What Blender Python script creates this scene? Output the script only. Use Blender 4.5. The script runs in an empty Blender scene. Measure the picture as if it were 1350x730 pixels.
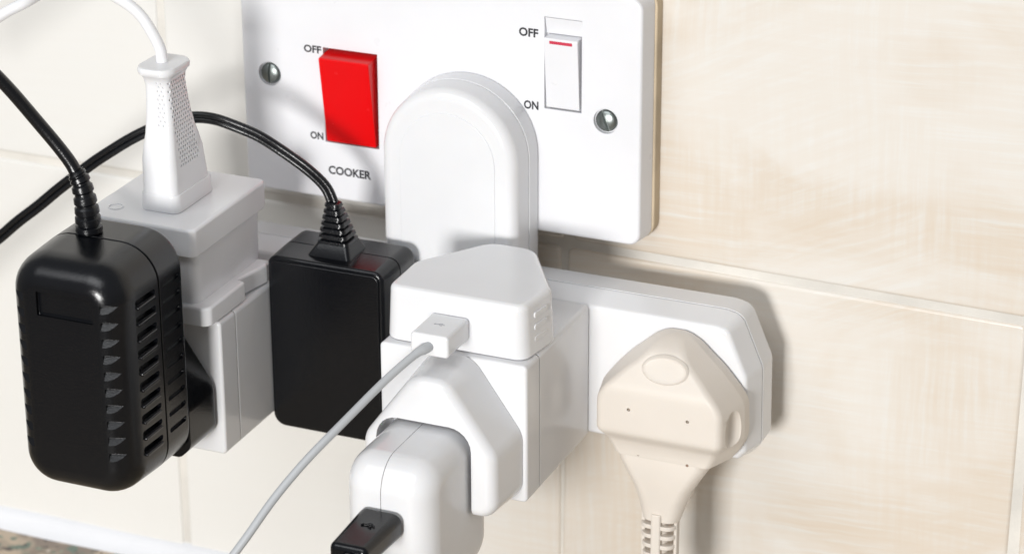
import bpy, bmesh, math, random
from mathutils import Vector, Matrix
random.seed(7)
S = 0.001                      # everything below is written in millimetres
sc = bpy.context.scene
COL = sc.collection

# ---------------------------------------------------------------- camera
cam = bpy.data.cameras.new('camera')
co = bpy.data.objects.new('camera', cam); COL.objects.link(co)
yaw, pitch, roll = .404, .403, -.004
fw = Vector((-math.sin(yaw)*math.cos(pitch), math.cos(yaw)*math.cos(pitch), -math.sin(pitch)))
rt = fw.cross(Vector((0, 0, 1))).normalized(); up = rt.cross(fw)
r2 = rt*math.cos(roll)+up*math.sin(roll); u2 = up*math.cos(roll)-rt*math.sin(roll)
M = Matrix((r2, u2, -fw)).transposed().to_4x4()
M.translation = Vector((373.6, -818.9, 314.8))*S
co.matrix_world = M
cam.sensor_width = 36; cam.lens = 36*3714/1350
cam.clip_start = .01; cam.clip_end = 50
cam.dof.use_dof = True; cam.dof.focus_distance = .885; cam.dof.aperture_fstop = 16
sc.camera = co

# ---------------------------------------------------------------- room light
w = bpy.data.worlds.new('World'); sc.world = w; w.use_nodes = True
wn = w.node_tree; bg = wn.nodes['Background']
tc = wn.nodes.new('ShaderNodeTexCoord'); sp = wn.nodes.new('ShaderNodeSeparateXYZ')
wr = wn.nodes.new('ShaderNodeValToRGB'); wr.color_ramp.interpolation = 'EASE'
e = wr.color_ramp.elements
e[0].position = .15; e[0].color = (.52, .46, .38, 1)
e[1].position = .85; e[1].color = (.93, .96, 1.0, 1)
mr = wn.nodes.new('ShaderNodeMapRange'); mr.inputs[1].default_value = -1; mr.inputs[2].default_value = 1
wn.links.new(tc.outputs['Generated'], sp.inputs[0]); wn.links.new(sp.outputs['Z'], mr.inputs[0])
wn.links.new(mr.outputs[0], wr.inputs[0]); wn.links.new(wr.outputs[0], bg.inputs[0])
bg.inputs[1].default_value = .27

def area(name, loc, target, sx, sy, power, color):
    l = bpy.data.lights.new(name, 'AREA'); l.shape = 'RECTANGLE'; l.size = sx; l.size_y = sy
    l.energy = power; l.color = color
    o = bpy.data.objects.new(name, l); COL.objects.link(o); o.location = loc
    o.rotation_euler = (Vector(target)-Vector(loc)).to_track_quat('-Z', 'Y').to_euler()
    return o
area('key_lamp', (.09, -2.0, .12), (0, 0, -.06), .38, .38, 32.5, (1, .99, .975))
area('window_light', (-.22, -1.0, 1.05), (0, 0, -.05), 1.2, .6, 7.5, (.96, .98, 1))
sc.view_settings.view_transform = 'Standard'; sc.view_settings.look = 'None'
sc.view_settings.exposure = 0.0; sc.view_settings.gamma = 1
sc.cycles.max_bounces = 10; sc.cycles.diffuse_bounces = 6

# ---------------------------------------------------------------- materials
def mat(name, col, rough=.4, bump=0, bscale=900, metal=0, spec=.5, var=0, coat=0, sss=0):
    m = bpy.data.materials.new(name); m.use_nodes = True
    nt = m.node_tree; b = nt.nodes['Principled BSDF']
    b.inputs['Roughness'].default_value = rough; b.inputs['Metallic'].default_value = metal
    b.inputs['Specular IOR Level'].default_value = spec; b.inputs['Coat Weight'].default_value = coat
    b.inputs['Coat Roughness'].default_value = .12
    if sss:
        b.inputs['Subsurface Weight'].default_value = sss; b.inputs['Subsurface Radius'].default_value = (1, .8, .6)
        b.inputs['Subsurface Scale'].default_value = .0012
    tcn = nt.nodes.new('ShaderNodeTexCoord')
    n = nt.nodes.new('ShaderNodeTexNoise'); n.inputs['Scale'].default_value = 34; n.inputs['Detail'].default_value = 5
    nt.links.new(tcn.outputs['Object'], n.inputs['Vector'])
    r = nt.nodes.new('ShaderNodeValToRGB')
    v = var or .03
    r.color_ramp.elements[0].position = .35; r.color_ramp.elements[1].position = .7
    r.color_ramp.elements[0].color = tuple(c*(1-v) for c in col)+(1,)
    r.color_ramp.elements[1].color = tuple(min(1, c*(1+v*.4)) for c in col)+(1,)
    nt.links.new(n.outputs['Fac'], r.inputs[0]); nt.links.new(r.outputs[0], b.inputs['Base Color'])
    rr = nt.nodes.new('ShaderNodeMapRange'); rr.inputs[3].default_value = rough*.85; rr.inputs[4].default_value = min(1, rough*1.25)
    n3 = nt.nodes.new('ShaderNodeTexNoise'); n3.inputs['Scale'].default_value = 120; n3.inputs['Detail'].default_value = 6
    nt.links.new(tcn.outputs['Object'], n3.inputs['Vector'])
    nt.links.new(n3.outputs['Fac'], rr.inputs[0]); nt.links.new(rr.outputs[0], b.inputs['Roughness'])
    if bump:
        n2 = nt.nodes.new('ShaderNodeTexNoise'); n2.inputs['Scale'].default_value = bscale; n2.inputs['Detail'].default_value = 3
        nt.links.new(tcn.outputs['Object'], n2.inputs['Vector'])
        bp = nt.nodes.new('ShaderNodeBump'); bp.inputs['Strength'].default_value = bump; bp.inputs['Distance'].default_value = .0002
        nt.links.new(n2.outputs['Fac'], bp.inputs['Height']); nt.links.new(bp.outputs[0], b.inputs['Normal'])
    return m
WHITE = mat('white_gloss_plastic', (.79, .79, .80), .16, .05, 700, sss=.15)
PLATE = mat('white_faceplate_plastic', (.80, .80, .82), .28, .05, 500, sss=.1)
SATIN = mat('white_satin_plastic', (.76, .755, .75), .33, .08, 1200)
LILAC = mat('cool_white_plastic', (.84, .84, .855), .2, .06, 900, sss=.1)
CREAM = mat('cream_plastic', (.74, .68, .61), .42, .12, 1500, sss=.1)
BLACK = mat('black_textured_plastic', (.003, .0035, .005), .20, .3, 2300, spec=.5)
BLACKG = mat('black_satin_plastic', (.003, .0035, .005), .19, .15, 1800, spec=.4)
RUBBER = mat('black_rubber', (.0035, .004, .0055), .26, .3, 1500)
RED = mat('red_rocker_plastic', (.74, .0005, .002), .24, .05, 600, spec=.25)
REDMARK = mat('red_mark_paint', (.55, .01, .05), .5)
INK = mat('black_ink', (.02, .02, .025), .6)
GROOVE = mat('seam_shadow_plastic', (.36, .34, .32), .5)
METAL = mat('screw_metal', (.30, .33, .32), .36, .25, 900, metal=1)
TAN = mat('aged_gasket', (.66, .54, .38), .7, .6, 700, var=.25)
GREYC = mat('grey_cable_sleeve', (.46, .475, .49), .38, .2, 1500)
GREYM = mat('grey_ink', (.42, .42, .46), .5)
SEAL = mat('white_sealant', (.80, .81, .84), .35, .2, 300)
STEEL = mat('plug_steel', (.6, .6, .6), .25, metal=1)

def nodes_mat(name):
    m = bpy.data.materials.new(name); m.use_nodes = True
    return m, m.node_tree, m.node_tree.nodes['Principled BSDF']
def tile_material():
    m, nt, b = nodes_mat('brushed_cream_tile_glaze')
    N = nt.nodes.new; L = nt.links.new
    tcn = N('ShaderNodeTexCoord')
    geo = N('ShaderNodeNewGeometry')
    base = geo.outputs['Position']
    # patches of brush strokes that run in different directions
    wob = N('ShaderNodeTexNoise'); wob.inputs['Scale'].default_value = 16; wob.inputs['Detail'].default_value = 4
    L(base, wob.inputs['Vector'])
    mixv = N('ShaderNodeMix'); mixv.data_type = 'VECTOR'; mixv.inputs['Factor'].default_value = .006
    L(base, mixv.inputs[4]); L(wob.outputs['Color'], mixv.inputs[5])
    def strokes(angle, sx, sz):
        r = N('ShaderNodeMapping'); r.inputs['Rotation'].default_value = (0, angle, 0)
        L(mixv.outputs[1], r.inputs['Vector'])
        s = N('ShaderNodeMapping'); s.inputs['Scale'].default_value = (sx, 40, sz)
        L(r.outputs[0], s.inputs['Vector'])
        n = N('ShaderNodeTexNoise'); n.inputs['Scale'].default_value = 1; n.inputs['Detail'].default_value = 6; n.inputs['Roughness'].default_value = .6
        L(s.outputs[0], n.inputs['Vector']); return n.outputs['Fac']
    a = strokes(.03, 26, 520); c = strokes(.02, 480, 26); d = strokes(.45, 34, 460)
    def patch(scale, off):
        mp = N('ShaderNodeMapping'); mp.inputs['Location'].default_value = (off, 0, off*.7)
        L(base, mp.inputs['Vector'])
        n = N('ShaderNodeTexNoise'); n.inputs['Scale'].default_value = scale; n.inputs['Detail'].default_value = 3
        L(mp.outputs[0], n.inputs['Vector'])
        r = N('ShaderNodeValToRGB'); r.color_ramp.elements[0].position = .38; r.color_ramp.elements[1].position = .62
        L(n.outputs['Fac'], r.inputs[0]); return r.outputs[0]
    def mix(f, x, y, typ='FLOAT'):
        k = N('ShaderNodeMix'); k.data_type = typ
        L(f, k.inputs['Factor'])
        i0, i1, o = (2, 3, 0) if typ == 'FLOAT' else (6, 7, 2)
        L(x, k.inputs[i0]); L(y, k.inputs[i1]); return k.outputs[o]
    st = mix(patch(7, 3.1), a, d); st = mix(patch(12, 5.9), st, c); st = mix(patch(10, 1.2), st, a)
    ramp = N('ShaderNodeValToRGB'); el = ramp.color_ramp.elements
    el[0].position = .33; el[0].color = (.685, .59, .485, 1)
    el[1].position = .67; el[1].color = (.725, .69, .635, 1)
    k = el.new(.5); k.color = (.70, .625, .535, 1)
    L(st, ramp.inputs[0])
    # broad pale washes
    big = N('ShaderNodeTexNoise'); big.inputs['Scale'].default_value = 9; big.inputs['Detail'].default_value = 6; big.inputs['Distortion'].default_value = .8
    mp = N('ShaderNodeMapping'); mp.inputs['Location'].default_value = (1.7, 0, .35); mp.inputs['Scale'].default_value = (.8, 1, 1.5)
    L(base, mp.inputs['Vector']); L(mp.outputs[0], big.inputs['Vector'])
    br = N('ShaderNodeValToRGB'); br.color_ramp.elements[0].position = .47; br.color_ramp.elements[1].position = .58
    L(big.outputs['Fac'], br.inputs[0])
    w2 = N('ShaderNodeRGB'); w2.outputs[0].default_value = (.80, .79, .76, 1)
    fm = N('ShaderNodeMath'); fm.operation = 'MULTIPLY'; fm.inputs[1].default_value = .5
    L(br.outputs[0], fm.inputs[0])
    # light from the left is put into the colour: glaze paler leftwards
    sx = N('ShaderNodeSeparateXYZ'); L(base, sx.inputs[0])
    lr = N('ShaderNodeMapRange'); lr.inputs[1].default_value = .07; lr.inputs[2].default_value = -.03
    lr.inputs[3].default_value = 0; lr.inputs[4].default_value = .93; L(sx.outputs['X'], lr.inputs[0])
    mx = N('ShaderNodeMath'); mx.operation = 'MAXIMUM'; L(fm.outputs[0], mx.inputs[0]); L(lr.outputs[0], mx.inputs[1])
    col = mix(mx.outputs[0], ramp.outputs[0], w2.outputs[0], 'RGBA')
    L(col, b.inputs['Base Color'])
    b.inputs['Roughness'].default_value = .24
    bp = N('ShaderNodeBump'); bp.inputs['Strength'].default_value = .12; bp.inputs['Distance'].default_value = .0003
    L(st, bp.inputs['Height']); L(bp.outputs[0], b.inputs['Normal'])
    return m
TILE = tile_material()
GROUT = mat('cream_grout', (.73, .70, .645), .85, .8, 900, var=.16)
def granite():
    m, nt, b = nodes_mat('speckled_laminate')
    N = nt.nodes.new; L = nt.links.new
    tcn = N('ShaderNodeTexCoord')
    cur = None
    for sc_, lo, hi, ca, cb in ((90, .42, .58, (.27, .21, .16), (.55, .44, .32)), (150, .56, .62, None, (.14, .20, .15)), (210, .60, .66, None, (.30, .31, .22)), (260, .60, .66, None, (.06, .045, .04)), (180, .64, .70, None, (.66, .62, .55))):
        n = N('ShaderNodeTexNoise'); n.inputs['Scale'].default_value = sc_; n.inputs['Detail'].default_value = 3
        mp = N('ShaderNodeMapping'); mp.inputs['Location'].default_value = (sc_*.37, sc_*.11, 0)
        L(tcn.outputs['Object'], mp.inputs['Vector']); L(mp.outputs[0], n.inputs['Vector'])
        r = N('ShaderNodeMapRange'); r.inputs[1].default_value = lo; r.inputs[2].default_value = hi
        L(n.outputs['Fac'], r.inputs[0])
        k = N('ShaderNodeMix'); k.data_type = 'RGBA'; L(r.outputs[0], k.inputs['Factor'])
        if cur is None: k.inputs[6].default_value = ca+(1,)
        else: L(cur, k.inputs[6])
        k.inputs[7].default_value = cb+(1,); cur = k.outputs[2]
    L(cur, b.inputs['Base Color']); b.inputs['Roughness'].default_value = .3
    return m
GRANITE = granite()

# ---------------------------------------------------------------- object helpers
def empty(name, loc, label, cat, group=None):
    o = bpy.data.objects.new(name, None); COL.objects.link(o)
    o.location = Vector(loc)*S; o.empty_display_size = .01; tag(o, label, cat, group); return o
def tag(o, label=None, cat=None, group=None, kind=None):
    if label: o['label'] = label
    if cat: o['category'] = cat
    if group: o['group'] = group
    if kind: o['kind'] = kind
def root_loc(p):
    v = Vector((0, 0, 0))
    while p is not None: v += p.location; p = p.parent
    return v
def put(name, bm, m, parent=None, angle=38, origin=None, smooth=True):
    """link the bmesh (world millimetres) as one mesh object"""
    me = bpy.data.meshes.new(name)
    bmesh.ops.remove_doubles(bm, verts=bm.verts, dist=1e-4)
    bmesh.ops.recalc_face_normals(bm, faces=bm.faces)
    o = bpy.data.objects.new(name, me); COL.objects.link(o)
    if parent is not None:
        o.parent = parent; off = root_loc(parent)
    else:
        off = Vector(origin)*S if origin else Vector((0, 0, 0)); o.location = off
    for v in bm.verts: v.co = v.co*S-off
    for f in bm.faces: f.smooth = smooth
    bm.to_mesh(me); bm.free(); me.materials.append(m)
    if smooth:
        me.set_sharp_from_angle(angle=math.radians(angle))
        w = o.modifiers.new('normals', 'WEIGHTED_NORMAL'); w.keep_sharp = True
    return o
def cut(o, bm, sharp=38):
    """real recesses: subtract the cutter shapes (world millimetres) from the object"""
    off = root_loc(o)/S
    bmesh.ops.remove_doubles(bm, verts=bm.verts, dist=1e-3)
    bmesh.ops.recalc_face_normals(bm, faces=bm.faces)
    mc = bpy.data.meshes.new('cutter'); bm.to_mesh(mc); bm.free()
    b2 = bmesh.new(); b2.from_mesh(o.data)
    for v in b2.verts: v.co = v.co/S+off
    bmesh.ops.remove_doubles(b2, verts=b2.verts, dist=1e-3)
    bmesh.ops.recalc_face_normals(b2, faces=b2.faces)
    ma = bpy.data.meshes.new('blank'); b2.to_mesh(ma); b2.free()
    A = bpy.data.objects.new('blank', ma); C_ = bpy.data.objects.new('cutter', mc); COL.objects.link(A); COL.objects.link(C_)
    nm = None
    for solver in ('EXACT', 'FAST'):
        md = A.modifiers.new('cut', 'BOOLEAN'); md.object = C_; md.operation = 'DIFFERENCE'; md.solver = solver
        bpy.context.view_layer.update()
        nm = bpy.data.meshes.new_from_object(A.evaluated_get(bpy.context.evaluated_depsgraph_get()))
        A.modifiers.remove(md)
        if len(nm.vertices) > len(ma.vertices)*.5: break
        print('boolean', solver, 'failed on', o.name)
    b3 = bmesh.new(); b3.from_mesh(nm)
    for v in b3.verts: v.co = (v.co-off)*S
    b3.to_mesh(nm); b3.free()
    m0 = o.data.materials[0]; nm.materials.clear(); nm.materials.append(m0)
    o.data = nm; nm.name = o.name
    bpy.data.objects.remove(A); bpy.data.objects.remove(C_)
    for p in nm.polygons: p.use_smooth = True; p.material_index = 0
    nm.set_sharp_from_angle(angle=math.radians(sharp))
def rpoly(pts, r, n=6):
    """closed polygon with rounded corners; r one radius or one per corner"""
    out = []; N = len(pts)
    if not hasattr(r, '__len__'): r = [r]*N
    for i in range(N):
        p = Vector(pts[i]); a = (Vector(pts[i-1])-p); b = (Vector(pts[(i+1) % N])-p)
        la, lb = a.length, b.length; a.normalize(); b.normalize()
        ang = a.angle(b)
        t = min(r[i]/math.tan(ang/2), la*.49, lb*.49)
        if r[i] < 1e-6 or ang > 3.1: out.append(p[:]); continue
        rad = t*math.tan(ang/2); c = p+(a+b).normalized()*(rad/math.sin(ang/2))
        s = p+a*t-c; e_ = p+b*t-c
        a0 = math.atan2(s.y, s.x); a1 = math.atan2(e_.y, e_.x); d = a1-a0
        while d > math.pi: d -= 2*math.pi
        while d < -math.pi: d += 2*math.pi
        for k in range(n+1):
            q = a0+d*k/n; out.append((c.x+rad*math.cos(q), c.y+rad*math.sin(q)))
    return out
def area2(p): return sum(p[i-1][0]*p[i][1]-p[i][0]*p[i-1][1] for i in range(len(p)))/2
def inset(p, d):
    """offset a closed polygon inwards by d"""
    s = 1 if area2(p) > 0 else -1; out = []; N = len(p)
    for i in range(N):
        a = Vector(p[i])-Vector(p[i-1]); b = Vector(p[(i+1) % N])-Vector(p[i])
        if a.length < 1e-6: a = b
        if b.length < 1e-6: b = a
        na = Vector((-a.y, a.x)).normalized()*s; nb = Vector((-b.y, b.x)).normalized()*s
        k = na+nb; k = k/max(.35, k.dot(na)) if k.length > 1e-6 else na
        out.append((p[i][0]+k.x*d, p[i][1]+k.y*d))
    return out
def to3(axis, q, d):
    return {'Y': (q[0], d, q[1]), 'Z': (q[0], q[1], d), 'X': (d, q[0], q[1])}[axis]
def loft(bm, secs, cap=True):
    rings = [[bm.verts.new(v) for v in s] for s in secs]
    n = len(rings[0])
    for a, b in zip(rings, rings[1:]):
        for i in range(n):
            j = (i+1) % n
            try: bm.faces.new((a[i], a[j], b[j], b[i]))
            except ValueError: pass
    if cap:
        bm.faces.new(rings[0][::-1]); bm.faces.new(rings[-1])
    return rings
def slab(bm, outline, axis, d0, d1, r0=.3, r1=.3, n=5, draft=0, ring=0):
    """prism from d0 to d1 along an axis whose two rims are rounded by r0 and r1; draft insets the d1 end"""
    s = 1 if d1 > d0 else -1; secs = []
    for k in range(n+1):
        t = math.pi/2*k/n
        secs.append(([to3(axis, q, d0+s*r0*(1-math.sin(t))) for q in inset(outline, r0*(1-math.cos(t)))]) if r0 else None)
        if not r0: secs = [[to3(axis, q, d0) for q in outline]]; break
    if r0: secs = [[to3(axis, q, d0+s*r0*(1-math.cos(math.pi/2*k/n))) for q in inset(outline, r0*(1-math.sin(math.pi/2*k/n)))] for k in range(n+1)]
    if r1:
        for k in range(n+1):
            t = math.pi/2*k/n
            secs.append([to3(axis, q, d1-s*r1*(1-math.sin(t))) for q in inset(outline, draft+r1*(1-math.cos(t)))])
    else: secs.append([to3(axis, q, d1) for q in inset(outline, draft)])
    if ring: secs.append([to3(axis, q, d1) for q in inset(outline, draft+r1+ring)])
    loft(bm, secs); return bm
def rect(x0, x1, y0, y1): return [(x0, y0), (x1, y0), (x1, y1), (x0, y1)]
def box(bm, x0, x1, y0, y1, z0, z1, r=.4, rc=None, axis='Y', n=4):
    if axis == 'Y': slab(bm, rpoly(rect(x0, x1, z0, z1), rc or r, n), 'Y', y1, y0, r, r, n)
    elif axis == 'Z': slab(bm, rpoly(rect(x0, x1, y0, y1), rc or r, n), 'Z', z0, z1, r, r, n)
    else: slab(bm, rpoly(rect(y0, y1, z0, z1), rc or r, n), 'X', x0, x1, r, r, n)
    return bm
def spline(pts, sub=10):
    P = [Vector(p) for p in pts]; P = [P[0]*2-P[1]]+P+[P[-1]*2-P[-2]]; out = []
    for i in range(1, len(P)-2):
        for k in range(sub):
            t = k/sub; a, b, c, d = P[i-1:i+3]
            out.append(.5*((2*b)+(c-a)*t+(2*a-5*b+4*c-d)*t*t+(3*b-a-3*c+d)*t**3))
    out.append(P[-2]); return out
def tube(bm, pts, rad, n=14, flat=None, offset=None, cap=True, wob=.12):
    """tube along points; rad a number or one per point; flat scales the second axis"""
    if not hasattr(rad, '__len__'): rad = [rad]*len(pts)
    secs = []; nrm = None
    for i, p in enumerate(pts):
        t = (Vector(pts[min(i+1, len(pts)-1)])-Vector(pts[max(i-1, 0)])).normalized()
        if nrm is None:
            nrm = t.cross(Vector((0, 1, 0)))
            if nrm.length < .1: nrm = t.cross(Vector((1, 0, 0)))
        nrm = (nrm-t*nrm.dot(t)).normalized(); bi = t.cross(nrm)
        c = Vector(p)+(nrm*offset if offset else Vector((0, 0, 0)))
        if wob: c += Vector((math.sin(p[0]*.21+p[2]*.13), math.sin(p[2]*.23+1), math.sin(p[0]*.17+p[2]*.29)))*wob
        secs.append([tuple(c+rad[i]*(math.cos(a)*nrm+math.sin(a)*(flat or 1)*bi)) for a in [2*math.pi*k/n for k in range(n)]])
    loft(bm, secs, cap); return bm
def disc_outline(cx, cy, r, n=32, ry=None): return [(cx+r*math.cos(2*math.pi*k/n), cy+(ry or r)*math.sin(2*math.pi*k/n)) for k in range(n)]
def shift(bm, off, start=0):
    bm.verts.ensure_lookup_table()
    for v in bm.verts[start:]: v.co += Vector(off)
def xf(bm, m, start=0):
    bm.verts.ensure_lookup_table()
    for v in bm.verts[start:]: v.co = m @ v.co
def about(c, ax, deg): c = Vector(c); return Matrix.Translation(c) @ Matrix.Rotation(math.radians(deg), 4, ax) @ Matrix.Translation(-c)
def NB(): return bmesh.new()
def words(name, text, x, y, z, width, height, m, parent, depth=.06):
    """printed lettering: thin raised glyphs on the plate face; x,z lower left corner"""
    cu = bpy.data.curves.new(name, 'FONT'); cu.body = text; cu.extrude = .02; cu.offset = .03; cu.resolution_u = 3
    t = bpy.data.objects.new('t', cu); COL.objects.link(t); bpy.context.view_layer.update()
    me = bpy.data.meshes.new_from_object(t.evaluated_get(bpy.context.evaluated_depsgraph_get()))
    bpy.data.objects.remove(t)
    bm = NB(); bm.from_mesh(me); bpy.data.meshes.remove(me)
    x0 = min(v.co.x for v in bm.verts); x1 = max(v.co.x for v in bm.verts)
    y0 = min(v.co.y for v in bm.verts); y1 = max(v.co.y for v in bm.verts)
    for v in bm.verts:
        a, b, c = v.co; v.co = (x+(a-x0)/(x1-x0)*width, y-(c+.02)/.04*depth, z+(b-y0)/(y1-y0)*height)
    return put(name, bm, m, parent, smooth=False)

# ================================================================ SETTING
WY = 5.0
bm = NB(); box(bm, -430, 520, WY+.9, WY+12, -215, 255, .01)
wall = put('wall', bm, GROUT, None, smooth=False); tag(wall, 'grouted wall carrying cream brushed tiles', None, None, 'structure')
# tile columns: left edge x of each vertical joint, measured per row
rows = [(-203.5, -53.0, [-428, -271, -114.2, 40.8, 202.4, 360, 517]),
        (-50.2, 98.5, [-428, -271, -113.2, 42.5, 202.5, 360, 517]),
        (101, 250, [-428, -271, -112.5, 42.6, 203, 360, 517])]
random.seed(3)
for z0, z1, xs in rows:
    for a, b in zip(xs, xs[1:]):
        bm = NB(); g = 1.25
        right = (a > 40)
        o = rpoly(rect(a+g, b-g, z0, z1), 2.2, 5)
        slab(bm, o, 'Y', WY+9, WY, 0, 1.3, 5, ring=.6)
        cx, cz = (a+b)/2, (z0+z1)/2
        tilt = (-.75 if right and a < 200 else random.uniform(-.12, .12))
        # the courses right of the switch plate drop slightly towards the right
        xf(bm, about((a, 0, -52), 'Y', -tilt if right and a < 200 else tilt*.5))
        xf(bm, about((cx, WY, cz), 'X', random.uniform(-.12, .12)))
        xf(bm, about((cx, WY, cz), 'Z', random.uniform(-.12, .12)))
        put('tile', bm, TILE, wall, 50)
# worktop and the bead of sealant behind it
bm = NB(); box(bm, -430, 520, -420, WY+6, -240, -207.4, 1.5)
wt = put('worktop', bm, GRANITE, None); tag(wt, 'speckled brown and green laminate worktop below the tiles', None, None, 'structure')
bm = NB()
prof = [(WY+3, -199.5), (WY-.3, -200.4), (WY-1.3, -203), (WY-3.4, -206.3), (WY-7, -208.3), (WY-7, -209.5), (WY+3, -209.5)]
secs = []
for k in range(60):
    x = -428+k*16; wv = .35*math.sin(k*1.3)+.2*math.sin(k*.45)
    secs.append([(x, y-(wv if i in (3, 4, 5) else 0), z+(wv*.6 if i in (0, 1, 2) else 0)) for i, (y, z) in enumerate(prof)])
loft(bm, secs); put('sealant_bead', bm, SEAL, wt, 60)

# ================================================================ COOKER SWITCH PLATE
pl = empty('cooker_switch_plate', (0, 0, -43), 'wide white cooker control plate with red rocker switch, two screws and COOKER lettering', 'switch plate')
bm = NB(); slab(bm, rpoly(rect(-74.2, 75.0, -43.4, 43.9), 6, 8), 'Y', WY+.6, .02, .1, .6, 4)
put('gasket', bm, TAN, pl)
bm = NB(); slab(bm, rpoly(rect(-74, 74.2, -43.3, 43.6), 5, 8), 'Y', 0, -9, .2, 1.1, 6, draft=.9)
face = put('faceplate', bm, PLATE, pl)
YF = -9.0
# openings for both switches, screw wells
bm = NB()
box(bm, -42.0, -21.6, -12, -4, -21.6, 12.4, .15)
box(bm, 39.2, 52.4, -12, -6.2, 1.6, 33.2, .15)
for sx_, sz_ in ((-62.7, .2), (60.9, 0)):
    slab(bm, disc_outline(sx_, sz_, 4.3, 28), 'Y', -7.4, -12, 0, 0)
cut(face, bm)
def rocker(name, x0, x1, z0, z1, out_top, out_bot, m, parent, edge=.35):
    """side profile (Y,Z) swept along X; top edge stands proud by out_top"""
    prof = [(-5, z0), (YF-out_bot, z0), (YF-out_top, z1-(1.1 if out_top > 3 else .25)), (-5, z1)]
    b = NB(); slab(b, rpoly(prof, [.2, .5, .6, .2], 5), 'X', x0, x1, edge, edge, 4)
    return put(name, b, m, parent)
rr = rocker('red_rocker_switch', -41.3, -22.6, -21.1, 11.3, 5.2, .5, RED, pl)
tag(rr, 'large red rocker switch tilted out at its top')
wr_ = rocker('white_rocker_switch', 39.9, 51.7, 2.2, 27.0, 2.3, .15, PLATE, pl, .25)
tag(wr_, 'small white rocker switch with a red mark near its top')
# sloping ramp above the small rocker
bm = NB(); slab(bm, [(-6.5, 27.3), (-7.3, 27.3), (-8.85, 33.0), (-6.5, 33.0)], 'X', 39.35, 52.25, .05, .05, 2)
put('switch_ramp', bm, PLATE, pl)
bm = NB(); box(bm, 41.8, 49.8, -11.27, -10.7, 24.9, 26.0, .1); xf(bm, about((45, -11.1, 25.5), 'X', -5)); put('red_mark', bm, REDMARK, wr_)
for (x, z, w_, h_, s) in ((-49.2, 9.9, 6.6, 2.7, 'OFF'), (-47.8, -21.2, 5.0, 2.7, 'ON'), (-41.2, -33.2, 16.2, 3.1, 'COOKER'), (30.2, 25.6, 6.8, 3.0, 'OFF'), (31.9, .6, 5.2, 3.0, 'ON')):
    words('lettering', s, x, YF-.005, z, w_, h_, INK, pl)
for sx_, sz_, ang in ((-62.7, .2, 88), (60.9, 0, 112)):
    bm = NB(); R_ = 3.75; secs = []
    for k in range(7):
        t = math.pi/2*k/6*.93
        secs.append([to3('Y', q, -8.1-1.5*math.sin(t)) for q in disc_outline(sx_, sz_, R_*math.cos(t), 32)])
    secs.insert(0, [to3('Y', q, -6) for q in disc_outline(sx_, sz_, R_, 32)])
    loft(bm, secs); sw = put('screw', bm, METAL, pl, 45)
    c = NB(); box(c, sx_-6, sx_+6, -12, -8.2, sz_-.42, sz_+.42, .02); xf(c, about((sx_, -9, sz_), 'Y', -ang)); cut(sw, c)

# ================================================================ WALL MULTI SOCKET ADAPTOR (arch + bar)
ad = empty('multi_socket_adaptor', (13.5, -10, -104), 'white multi-socket adaptor with tall arched plug head above its wide socket bar', 'socket adaptor')
cx, r_ = 12.1, 25.0
arch = [(cx-r_, -70)]+[(cx+r_*math.cos(math.pi-math.pi*k/28), -14.4+r_*math.sin(math.pi-math.pi*k/28)) for k in range(29)]+[(cx+r_, -70)]
bar = rpoly([(-91, -105.2), (117.6, -105.2), (121.4, -100.6), (121, -73), (113.6, -55.6), (108, -54.4), (-80, -54.4), (-87, -55.6), (-94.4, -73), (-94.6, -100)], [4, 4, 4, 7, 6, 14, 14, 6, 7, 4], 5)
bm = NB(); slab(bm, arch, 'Y', -9.3, -16.6, .3, .25); put('arch_back_shell', bm, WHITE, ad)
bm = NB(); slab(bm, inset(arch, .9), 'Y', -16.3, -17.3, 0, 0); put('arch_seam', bm, GROOVE, ad)
bm = NB(); slab(bm, inset(arch, .2), 'Y', -16.9, -27.6, .2, 3.8, 7, draft=.4); put('arch_front_shell', bm, WHITE, ad)
ia = [(cx-17.2, -56)]+[(cx+17.2*math.cos(math.pi-math.pi*k/28), -15+17.2*math.sin(math.pi-math.pi*k/28)) for k in range(29)]+[(cx+17.2, -56)]
bm = NB(); slab(bm, ia, 'Y', -27.2, -27.85, .05, .22); put('arch_panel', bm, WHITE, ad)
bm = NB(); slab(bm, bar, 'Y', -10, -19.6, .3, .25); put('bar_back_shell', bm, WHITE, ad)
bm = NB(); slab(bm, inset(bar, .7), 'Y', -19.4, -20.4, 0, 0); put('bar_seam', bm, GROOVE, ad)
bm = NB(); slab(bm, inset(bar, .15), 'Y', -20.05, -30, .2, 1.6, 5, draft=1.9); put('bar_front_shell', bm, WHITE, ad)

# ================================================================ CUBE ADAPTORS
def cube_adaptor():
    t = empty('cube_adaptor', (38.5, -30.5, -104), 'middle white block adaptor with a small USB charger on top and another in front', 'block adaptor')
    o = rpoly(rect(13, 64, -104, -56.2), 1.6, 5)
    bm = NB(); slab(bm, o, 'Y', -30.6, -72.6, .4, .3); put('body', bm, WHITE, t)
    bm = NB(); slab(bm, inset(o, .6), 'Y', -72.4, -73.4, 0, 0); put('seam', bm, GROOVE, t)
    bm = NB(); slab(bm, o, 'Y', -73.1, -83.2, .25, 1.0); put('front_plate', bm, WHITE, t)
    # socket shutters' low frame on the right side
    return t
cube = cube_adaptor()
def copy_thing(src, d):
    r = src.copy(); COL.objects.link(r); r.location = src.location+Vector(d)*S
    for ch in list(src.children):
        c = ch.copy(); COL.objects.link(c); c.parent = r
        for g in list(ch.children):
            k = g.copy(); COL.objects.link(k); k.parent = c
    return r
cube2 = copy_thing(cube, (-105, -6.6, 0))
cube2['label'] = 'left white block adaptor under the two-pin converter, behind the ribbed black power supply'
for t in (cube, cube2): t['group'] = 'white block adaptors plugged into the socket bar'

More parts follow.
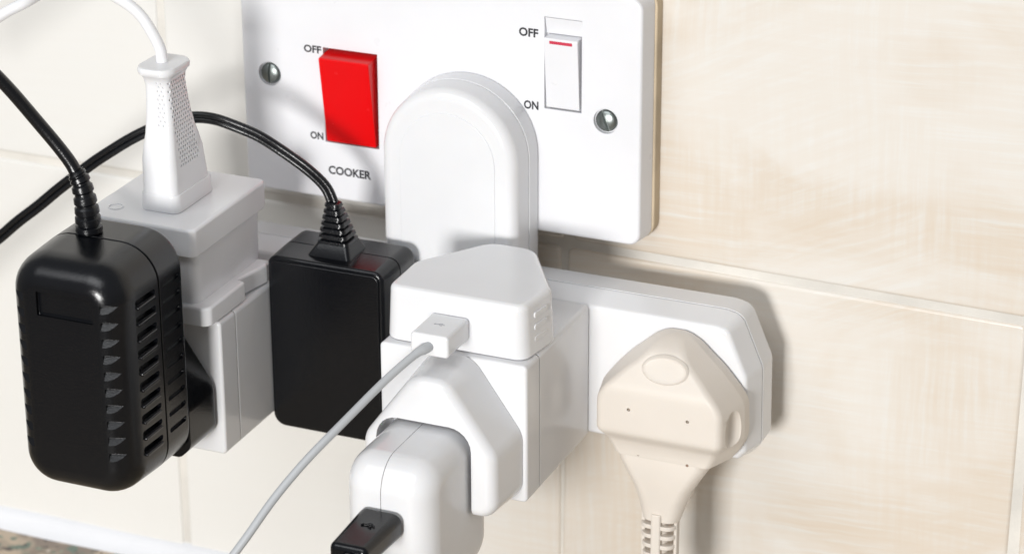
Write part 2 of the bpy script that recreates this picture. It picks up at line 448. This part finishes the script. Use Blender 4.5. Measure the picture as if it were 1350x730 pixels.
# ================================================================ LEFT: TWO-PIN CONVERTER ON TOP OF THE LEFT CUBE
cv = empty('plug_converter', (-65, -74, -56), 'pale two-pin converter block with lipped flange, plugged on top of the left white adaptor', 'plug converter')
bm = NB()
fl = rpoly([(-88, -96.2), (-41.6, -96.2), (-41.6, -71), (-44.4, -69.8), (-41.2, -52), (-88, -52)], [4, 3.2, .8, .8, 3, 4], 5)
slab(bm, fl, 'Z', -55.6, -49.2, .3, 1.0, 4)
put('flange', bm, LILAC, cv)
bm = NB(); slab(bm, rpoly(rect(-85, -46.6, -94, -49.5), 3, 5), 'Z', -49.6, -31.2, .2, .2, 3, draft=-.3); put('body', bm, LILAC, cv)
bm = NB(); slab(bm, rpoly(rect(-86.5, -45.0, -97.2, -47.0), 2.4, 5), 'Z', -31.8, -22.2, .5, 1.1, 5); put('cap', bm, LILAC, cv)
# moulded ring mark at the near left corner and raised ridges at the far edge
bm = NB()
for (x, y, r) in ((-78.5, -88, 2.6),):
    a = disc_outline(x, y, r, 24); b = disc_outline(x, y, r-.45, 24)
    loft(bm, [[(p[0], p[1], -22.6) for p in a], [(p[0], p[1], -21.95) for p in a], [(p[0], p[1], -21.95) for p in b], [(p[0], p[1], -22.6) for p in b]], False)
put('moulded_ring', bm, LILAC, cv)

# ---------------------------------------------------------------- slim two-pin plug with stippled grip and white cord
ep = empty('two_pin_plug', (-63.3, -74.8, -22), 'slim white two-pin plug standing upright with stippled grip and a white cord', 'plug')
def rr_sec(cx_, cy_, hx, hy, r, z):
    return [(p[0], p[1], z) for p in rpoly(rect(cx_-hx, cx_+hx, cy_-hy, cy_+hy), min(r, hx*.95, hy*.95), 5)]
bm = NB()
sk = [(-22.1, 6.9, 12.3, 2.6), (-21.6, 7.1, 12.6, 2.8), (-16.6, 6.9, 12.4, 2.8), (-16.2, 6.6, 12.1, 2.6)]
loft(bm, [rr_sec(-63.2, -74.6, hx, hy, r, z) for z, hx, hy, r in sk]); put('skirt', bm, LILAC, ep)
bm = NB()
key = [(-16.4, 6.3, 11.9, 2.6), (-13, 6.3, 11.8, 2.8), (-9, 6.25, 11.3, 2.8), (-5, 6.1, 10.9, 2.6), (-1, 5.7, 9.8, 2.3), (3, 5.2, 8.5, 2.1), (8, 4.9, 7.4, 2.0), (14, 4.6, 6.6, 1.9), (19, 4.5, 6.3, 1.9), (21.4, 4.8, 6.8, 2.2), (22.6, 5.5, 7.8, 3.2), (23.2, 6.2, 8.6, 4), (24.4, 6.6, 8.9, 4.6), (25.4, 6.3, 8.6, 4.6), (25.7, 5.5, 7.8, 4)]
def ctr(z): t = (z+22)/49; return (-63.2-1.2*t, -74.6-2.4*t)
def lerp_key(z):
    for a, b in zip(key, key[1:]):
        if a[0] <= z <= b[0]:
            t = (z-a[0])/(b[0]-a[0]); return [a[i]+(b[i]-a[i])*t for i in (1, 2)]
loft(bm, [rr_sec(*ctr(z), hx, hy, r, z) for z, hx, hy, r in key])
body = put('body', bm, LILAC, ep, 60)
bm = NB(); n = 0
z = -7.5; row = 0
while z < 20.6:
    hx, hy = lerp_key(z); c = ctr(z)
    w = min(hy-1.0, 5.4 if z > -2 else 5.6)
    cols = 8
    for k in range(cols):
        y = c[1]+(-w+2*w*(k+(.5 if row % 2 else 0))/(cols-.5))
        x = c[0]+hx
        o = disc_outline(y, z, .56, 6)
        loft(bm, [[(x-1.0, q[0], q[1]) for q in disc_outline(y, z, .5, 6)], [(x+.4, q[0], q[1]) for q in o]])
    # dimples on the front face too, at its right half
    if z > 6:
        for k in range(2):
            xx = c[0]+hx*(.15+.33*k)+(.6 if row % 2 else 0)
            loft(bm, [[(q[0], c[1]-hy+.5, q[1]) for q in disc_outline(xx, z, .34, 6)], [(q[0], c[1]-hy-.4, q[1]) for q in disc_outline(xx, z, .42, 6)]])
    z += 1.4; row += 1
cut(body, bm)
bm = NB(); tube(bm, spline([(-64.6, -77, 24), (-64.9, -77, 26.5), (-65.4, -77, 30), (-67.6, -77, 34.5), (-72.4, -76, 40), (-79.1, -76, 44.2), (-90, -76, 47.6), (-103, -78, 45.7), (-113.6, -80, 40), (-121.3, -82, 35.3), (-143, -86, 20), (-170, -90, 0)], 8), 1.9, 16)
put('cord', bm, LILAC, ep, 60)

# ================================================================ LARGE RIBBED BLACK POWER SUPPLY
ps = empty('power_supply', (-63.5, -97, -96), 'large ribbed black plug-in power supply hanging in front at the far left', 'power supply', 'black plug-in power supplies')
o = rpoly(rect(-84.3, -42.0, -96.3, -16.6), 12.5, 10)
bm = NB(); slab(bm, o, 'Y', -109.6, -124.6, 2.2, .3, 5); bk = put('back_shell', bm, BLACK, ps)
bm = NB(); slab(bm, inset(o, .8), 'Y', -124.2, -125.6, 0, 0); put('seam', bm, INK, ps)
bm = NB()
secs = []
H = [(0, 0), (.25, -.0), (11, .45)]
prof = [(-125.1, .35), (-125.4, 0), (-137, .5)]
for k in range(1, 11):
    t = math.pi/2*k/10; prof.append((-137-11.0*math.sin(t), .5+9.5*(1-math.cos(t))*.92))
loft(bm, [[to3('Y', q, y) for q in inset(o, i)] for y, i in prof])
fr = put('front_shell', bm, BLACK, ps, 60)
# cooling slots on the flanks, notches down the front corners, label recess
bm = NB()
for k in range(10):
    z = -30.2-k*5.55
    for sx_ in (1, -1):
        xs = -42.4 if sx_ > 0 else -83.9
        st = len(bm.verts); box(bm, xs-(1.8 if sx_ > 0 else .9), xs+(.9 if sx_ > 0 else 1.8), -138.6, -127.4, z-.95, z+.95, .05, .8, 'X', 3)
    # notch across each front corner
    for cxn, w in ((-47.0, 2.9), (-79.4, 2.9)):
        nb = NB(); box(nb, cxn-w, cxn+w, -152, -146.3, z-1.5, z+1.5, .08, .5, 'Y', 3); xf(nb, about((cxn, -146.5, z), 'X', -32)); xf(nb, about((cxn, -146.5, z), 'Z', 20 if cxn > -60 else -20)); tm = bpy.data.meshes.new('t'); nb.to_mesh(tm); nb.free(); bm.from_mesh(tm); bpy.data.meshes.remove(tm)
box(bm, -72.0, -52.2, -152, -146.7, -35.0, -27.0, .1, .3, 'Y', 2)
cut(fr, bm, 20)
bm = NB()
for k in range(10):
    z = -30.2-k*5.55
    for xs in (-42.35, -83.95):
        rb = NB(); box(rb, xs-.75, xs+.75, -138, -127.6, z-2.35, z-1.25, .4, .5, 'X', 3)
        put('rib', rb, BLACK, ps)
for k in range(10):
    z = -30.2-k*5.55
    for xs in (-42.0, -84.3): box(bm, xs-.9, xs+.9, -123, -112.5, z-.95, z+.95, .05, .8, 'X', 3)
cut(bk, bm)
bm = NB(); slab(bm, rpoly([(-66, -59), (-71, -61), (-88, -80), (-88, -95), (-84, -99.5), (-48.5, -99.5), (-44.5, -95.5), (-44.5, -80), (-58, -60)], [3, 3, 9, 3, 3, 3, 5, 10, 4], 6), 'Y', -90.2, -109, 2.2, .5)
xf(bm, Matrix.Translation((1.3, 0, 2.2)))
put('plug_base', bm, BLACKG, ps)
def strain(bm, base, top, r0, r1, nring, core, squ=1, flat=1):
    B = Vector(base); T = Vector(top); pts = []; rad = []
    for k in range(nring):
        for f, s in ((0, .78), (.12, 1.0), (.58, 1.0), (.72, .78)):
            t = (k+f)/nring; p = B.lerp(T, t); p.x += squ*math.sin(t*math.pi/2)*0
            pts.append(p); rad.append((r0+(r1-r0)*t)*s)
    pts.append(T); rad.append(core)
    tube(bm, pts, rad, 20, flat); return bm
bm = NB()
cpts = spline([(-68.2, -121.5, -19), (-68.1, -121.5, -13), (-68.2, -122, -6.5), (-69.6, -122, 0), (-71.4, -122, 3)], 12)
rad = [4.6-1.8*(i/(len(cpts)-1)) for i in range(len(cpts))]
rad = [r*(1 if (i % 6) in (0, 1, 2, 3) else .83) for i, r in enumerate(rad)]; rad[0] = rad[1] = rad[2] = 6.1
tube(bm, cpts, rad, 20); put('strain_relief', bm, RUBBER, ps, 30)
bm = NB(); tube(bm, spline([(-70.3, -122, 1), (-73.4, -122, 6.5), (-80.6, -124, 17), (-90.7, -130, 33), (-102, -136, 46.9), (-125, -145, 66)], 8), 2.1, 16)
put('cable', bm, RUBBER, ps, 60)

# ================================================================ SMALL BLACK POWER SUPPLY
p2 = empty('power_supply', (-19, -32, -105), 'small flat black power supply with two-core lead, between the two white block adaptors', 'power supply', 'black plug-in power supplies')
o = rpoly(rect(-41.5, 2.0, -108.2, -44.8), [5, 5, 4, 4], 8)
bm = NB(); slab(bm, o, 'Y', -30.8, -43.6, 2.5, .2, 5); put('back_shell', bm, BLACKG, p2)
bm = NB(); slab(bm, inset(o, .6), 'Y', -43.2, -44.4, 0, 0); put('seam', bm, INK, p2)
bm = NB(); slab(bm, o, 'Y', -44.0, -56.4, .2, 1.3, 5, draft=.4); put('front_shell', bm, BLACKG, p2)
bm = NB(); slab(bm, inset(o, 1.9), 'Y', -56.0, -57.0, .05, .35, 4); put('front_panel', bm, BLACK, p2)
# lead boot: tapered foot and stacked ribs
bm = NB()
loft(bm, [rr_sec(-20.6, -45, 8.2, 7.2, 1.5, -46), rr_sec(-20.6, -45, 7.8, 6.8, 1.5, -44.6), rr_sec(-20.3, -44.6, 5.9, 5.0, 1.5, -41.2)])
put('boot_foot', bm, BLACKG, p2)
secs = []
for k in range(7):
    z0 = -41.6+k*2.05
    for f, s in ((0, .80), (.18, 1), (.62, 1), (.8, .8)):
        t = (k+f)/7; hx = (6.0-3.6*t)*s; hy = (4.9-2.7*t)*s
        secs.append(rr_sec(-20.3-1.4*t, -44.5, hx, hy, 1.6, z0+2.05*f))
bm = NB(); loft(bm, secs); put('strain_relief', bm, RUBBER, p2, 30)
path = spline([(-21.6, -44.4, -30), (-22.6, -44, -27), (-25.2, -44, -22.6), (-31, -45, -17.2), (-39.8, -46, -11.6), (-47, -48, -7), (-54.3, -50, -4), (-61.5, -51, -2.2), (-68.8, -52, -2.2), (-77, -54, -4), (-85.6, -56, -8.5), (-97, -58, -15.5), (-110.8, -60, -26.2), (-125.5, -62, -38.7), (-140.4, -64, -51.4), (-164, -68, -71.5), (-200, -74, -103)], 8)
for s_ in (1, -1):
    bm = NB(); tube(bm, path, 1.12, 12, offset=.98*s_); put('lead_core', bm, RUBBER, p2, 60)

# ================================================================ USB CHARGER ON TOP OF THE MIDDLE CUBE
u1 = empty('usb_charger', (38.5, -58, -56), 'small white three-cornered USB charger lying on top of the middle block adaptor', 'usb charger', 'white usb chargers')
tri = rpoly([(13.6, -80.6), (62.2, -80.6), (64.6, -62), (47, -33), (30, -33), (13.2, -58)], [5, 4.5, 5, 9, 9, 7], 8)
bm = NB(); slab(bm, tri, 'Z', -56.0, -37.6, .9, 2.1, 7, draft=.7); b1 = put('body', bm, WHITE, u1)
for k in range(3):
    bm = NB(); zc = -42.6-k*4.1
    box(bm, 61.6, 63.5, -74, -66, zc-1, zc+1, .2, .8, 'X', 4); xf(bm, about((63.2, -70, zc), 'Z', -7.4)); put('grip_rib', bm, WHITE, u1)
uc = empty('usb_cable', (36.7, -89, -47.5), 'pale grey USB cable with white flat connector in the small top charger', 'cable')
bm = NB(); slab(bm, rpoly(rect(30.2, 43.2, -51.6, -44.2), 1.3, 4), 'Y', -80.6, -96.6, .3, .9, 4)
put('connector', bm, WHITE, uc)
def trident(name, x, y, z, sx_, m, par, dz=.08):
    b = NB()
    def seg(a, c, w=.22):
        A = Vector(a); B_ = Vector(c); d = (B_-A).normalized(); n_ = Vector((-d.y, d.x))*w/2
        loft(b, [[(p.x, p.y, z-.1) for p in (A+n_, B_+n_, B_-n_, A-n_)], [(p.x, p.y, z+dz) for p in (A+n_, B_+n_, B_-n_, A-n_)]])
    s = sx_
    seg((x-s, y), (x+s, y)); seg((x-.4*s, y), (x+.1*s, y+.45*s)); seg((x+.1*s, y+.45*s), (x+.5*s, y+.45*s)); seg((x-.1*s, y), (x+.3*s, y-.45*s)); seg((x+.3*s, y-.45*s), (x+.6*s, y-.45*s))
    for (cx_, cy_, r) in ((x-s, y, .28*s), (x+.5*s, y+.45*s, .16*s), (x+.6*s, y-.45*s, .16*s), (x+1.05*s, y, .16*s)):
        loft(b, [[(p[0], p[1], z-.1) for p in disc_outline(cx_, cy_, r, 12)], [(p[0], p[1], z+dz) for p in disc_outline(cx_, cy_, r, 12)]])
    return put(name, b, m, par, smooth=False)
trident('trident_symbol', 36.5, -88.2, -44.2, 1.5, GREYM, uc, .05)
path = spline([(36.6, -95.8, -48), (36.0, -98, -48.3), (34.0, -101.5, -49.2), (28.6, -111.5, -55.0), (19.7, -130, -65.6), (10, -145, -78.9), (-1.1, -160, -98.5), (-12.6, -172, -119.8), (-22, -182, -142)], 8)
bm = NB(); tube(bm, path[:17], [1.65 if i < 11 else 1.65-.05*(i-11) for i in range(17)], 16); put('sleeve', bm, GREYC, uc, 60)
bm = NB(); tube(bm, path[8:], 1.3, 16); put('cord', bm, GREYC, uc, 60)

# ================================================================ LARGE USB CHARGER ON THE FRONT OF THE MIDDLE CUBE
u2 = empty('usb_charger', (38.5, -84, -104), 'large white USB charger jutting from the front of the middle block adaptor', 'usb charger', 'white usb chargers')
hd = rpoly([(14.4, -103), (62.6, -103), (62.6, -79.5), (45.5, -55.6), (32, -55.6), (14.4, -79.5)], [7, 7, 9, 9, 9, 9], 10)
bm = NB(); slab(bm, hd, 'Y', -83.3, -103, .3, 3.6, 8, draft=1.2); h = put('plug_head', bm, WHITE, u2)
c = NB(); slab(c, rpoly(rect(20.8, 53.4, -127, -71.4), 7.5, 6), 'Y', -90, -115, 0, 0); cut(h, c)
def half(x0, x1, inner):
    b = NB(); o_ = rpoly(rect(-132, -84.5, -123.5, -73), 10.5, 9)
    slab(b, o_, 'X', inner, x1 if inner == x0 else x0, .15, 8.2, 9); return b
# charger body, two shells meeting in a fine vertical seam
put('body_shell', half(36.1, 52.4, 36.1), WHITE, u2, 60)
put('body_shell', half(22.2, 35.9, 35.9), WHITE, u2, 60)
bm = NB(); slab(bm, inset(rpoly(rect(-132, -84.5, -123.5, -73), 10.5, 9), .45), 'X', 35.7, 36.3, 0, 0); put('seam', bm, GROOVE, u2)
uk = empty('usb_plug', (37, -143, -90), 'black USB plug pushed into the front of the large white charger', 'usb plug')
bm = NB(); slab(bm, rpoly(rect(29.4, 43.8, -96.4, -87.6), 2.9, 5), 'Y', -133.5, -156.5, .4, 2.0, 6, draft=.8); put('body', bm, BLACKG, uk)
bm = NB(); slab(bm, rpoly(rect(30.8, 42.6, -94.6, -89.8), .6, 3), 'Y', -130.9, -134.5, .1, .1); put('metal_collar', bm, STEEL, uk)
trident('trident_symbol', 37.0, -143, -87.6, 1.9, BLACKG, uk, .18)
bm = NB(); tube(bm, spline([(36.8, -155.8, -92), (36.8, -158.5, -92.2), (36.5, -162, -93.8), (35, -168, -97), (32, -174, -108), (29, -178, -125)], 8), 2.1, 14); put('cord', bm, BLACKG, uk, 60)

# ================================================================ CREAM THREE-PIN PLUG
tp = empty('three_pin_plug', (95.3, -31, -110), 'cream three-pin plug at the right end of the white socket bar, cord pointing down', 'plug')
XC = 95.6
def prow(z, wb, wf, yf, ym):
    """horizontal slice: back edge wb wide at Y=-31, front edge wf wide at Y=yf, rounded corners"""
    pts = [(-wb, -30.8), (-wb, ym), (-wf, yf), (wf, yf), (wb, ym), (wb, -30.8)]
    return [(XC+q[0], q[1], z) for q in rpoly(pts, [.4, 2.2, 2.6, 2.6, 2.2, .4], 5)]
def fine(rows_, step=.7, width=1.5):
    """resample the slices finely and round the creases between them"""
    def at(z):
        z = max(min(z, rows_[0][0]), rows_[-1][0])
        for a_, b_ in zip(rows_, rows_[1:]):
            if b_[0] <= z <= a_[0]:
                t = (a_[0]-z)/(a_[0]-b_[0]); return [a_[i]+(b_[i]-a_[i])*t for i in range(1, 5)]
    out = []; z = rows_[0][0]
    while z > rows_[-1][0]+1e-6:
        wd = min(width, rows_[0][0]-z)
        ss = [at(z+wd*k/4) for k in range(-4, 5)]
        out.append((z,)+tuple(sum(c_[i] for c_ in ss)/9 for i in range(4))); z -= step
    out.append(rows_[-1]); return out
sl = [(-59.4, 2.5, .8, -33.5, -32), (-60.0, 5.0, 3.0, -37, -33.6), (-61, 7.0, 4.6, -40.5, -34.2), (-62.6, 9.0, 6.0, -43.4, -34.6), (-65.6, 12.2, 8.6, -45.4, -35), (-69, 16.2, 12.8, -47.2, -35.2), (-72.6, 19.4, 16.6, -49.2, -35.4), (-74.6, 21.2, 18.8, -49.9, -35.5), (-78.4, 24.0, 21.0, -50, -35.6), (-80, 24.7, 21.2, -50, -35.6), (-90.2, 25, 21.2, -50, -35.6), (-91.6, 24.9, 20.8, -49.6, -35.6), (-93.6, 24.5, 18.8, -47.0, -35.4), (-97.6, 22.6, 17.4, -45.6, -35), (-100.5, 20.0, 15.8, -45.2, -34.8)]
bm = NB(); loft(bm, [prow(*s_) for s_ in fine(sl)]); cb = put('body', bm, CREAM, tp, 50)
# the tail that narrows towards the cord
bm = NB()
tl = [(-96, 17.0, -45.0, -33), (-100, 16.4, -45.1, -33), (-103, 15.2, -45.2, -33.2), (-107, 12.9, -45.0, -33.6), (-112, 10.2, -44.4, -34), (-117, 8.4, -43.6, -34.4), (-121.5, 7.2, -43.0, -34.8), (-124.4, 6.4, -42.8, -35)]
loft(bm, [[(p[0]-max(0, (-104-z)*.06), p[1], z) for p in rpoly(rect(XC-.6-w_, XC-.6+w_, y0, y1), min(4.4, w_*.8), 5)] for z, w_, y0, y1 in tl]); put('tail', bm, CREAM, tp, 40)
# oval finger dent, grip scoops at both sides, four mould holes
c = NB()
def dent(b, x, y, z, a, e_, h):
    loft(b, [[(x+a*math.cos(t)*math.cos(q), y+e_*math.cos(t)*math.sin(q), z+h*math.sin(t)) for q in [2*math.pi*k_/20 for k_ in range(20)]] for t in [math.pi*(i_/14-.5)*.97 for i_ in range(15)]])
dent(c, XC+24.9, -43.2, -86.6, 4.0, 5.6, 8.4)
dent(c, XC-24.9, -43.2, -86.6, 4.0, 5.6, 8.4)
for (x, z) in ((85.6, -81.6), (105.8, -82.2)): slab(c, disc_outline(x, z, .62, 10), 'Y', -48.3, -52, 0, 0)
cut(cb, c)
bm = NB()
def facet(x, z, lift=0): return -47.35+(z+69.3)*.5-lift       # plane of the upper sloping face
ring = []
cxo, czo = 96.6, -67.2
k = 40
ou = disc_outline(cxo, czo, 8.0, k, 4.3); mi = disc_outline(cxo, czo, 7.3, k, 3.7); inn = disc_outline(cxo, czo, 6.3, k, 2.8)
loft(bm, [[(q[0], facet(*q, -.5), q[1]) for q in ou], [(q[0], facet(*q, .1), q[1]) for q in ou], [(q[0], facet(*q, .75), q[1]) for q in mi], [(q[0], facet(*q, .1), q[1]) for q in inn]])
put('oval_finger_rest', bm, CREAM, tp, 50)
for (x, z) in ((87.4, -99.6), (104.4, -100.3)):
    bm = NB(); slab(bm, disc_outline(x, z, .5, 10), 'Y', -44.9, -45.32, 0, 0)
    put('mould_mark', bm, mat('mould_mark_brown', (.25, .16, .11), .6) if 'mould_mark_brown' not in bpy.data.materials else bpy.data.materials['mould_mark_brown'], tp)
XT = XC-1.3
# ladder strain relief: central spine, side rails and rungs with gaps between
bm = NB()
for z in [-126.4-i*3.55 for i in range(9)]:
    w_ = 6.3-.05*(-122-z)
    slab(bm, rpoly(rect(XT-.9-w_, XT-.9+w_, -43.4, -34.8), 3.2, 5), 'Z', z-.75, z+.75, .25, .25, 3)
box(bm, XT-2.8, XT+.7, -43.9, -34.6, -154, -121.5, .3, .8, 'Z', 3)
box(bm, XT-7.2, XT-5.8, -40.6, -37.6, -154, -121.5, .3, .4, 'Z', 3)
box(bm, XT+4.2, XT+5.4, -40.6, -37.6, -154, -121.5, .3, .4, 'Z', 3)
put('strain_relief', bm, CREAM, tp, 40)
bm = NB(); tube(bm, spline([(XT-1, -39.4, -121), (XT-1, -39.4, -150), (XT-1.5, -39, -175), (XT-3, -38, -205)], 6), 3.0, 16); put('cord', bm, CREAM, tp, 60)
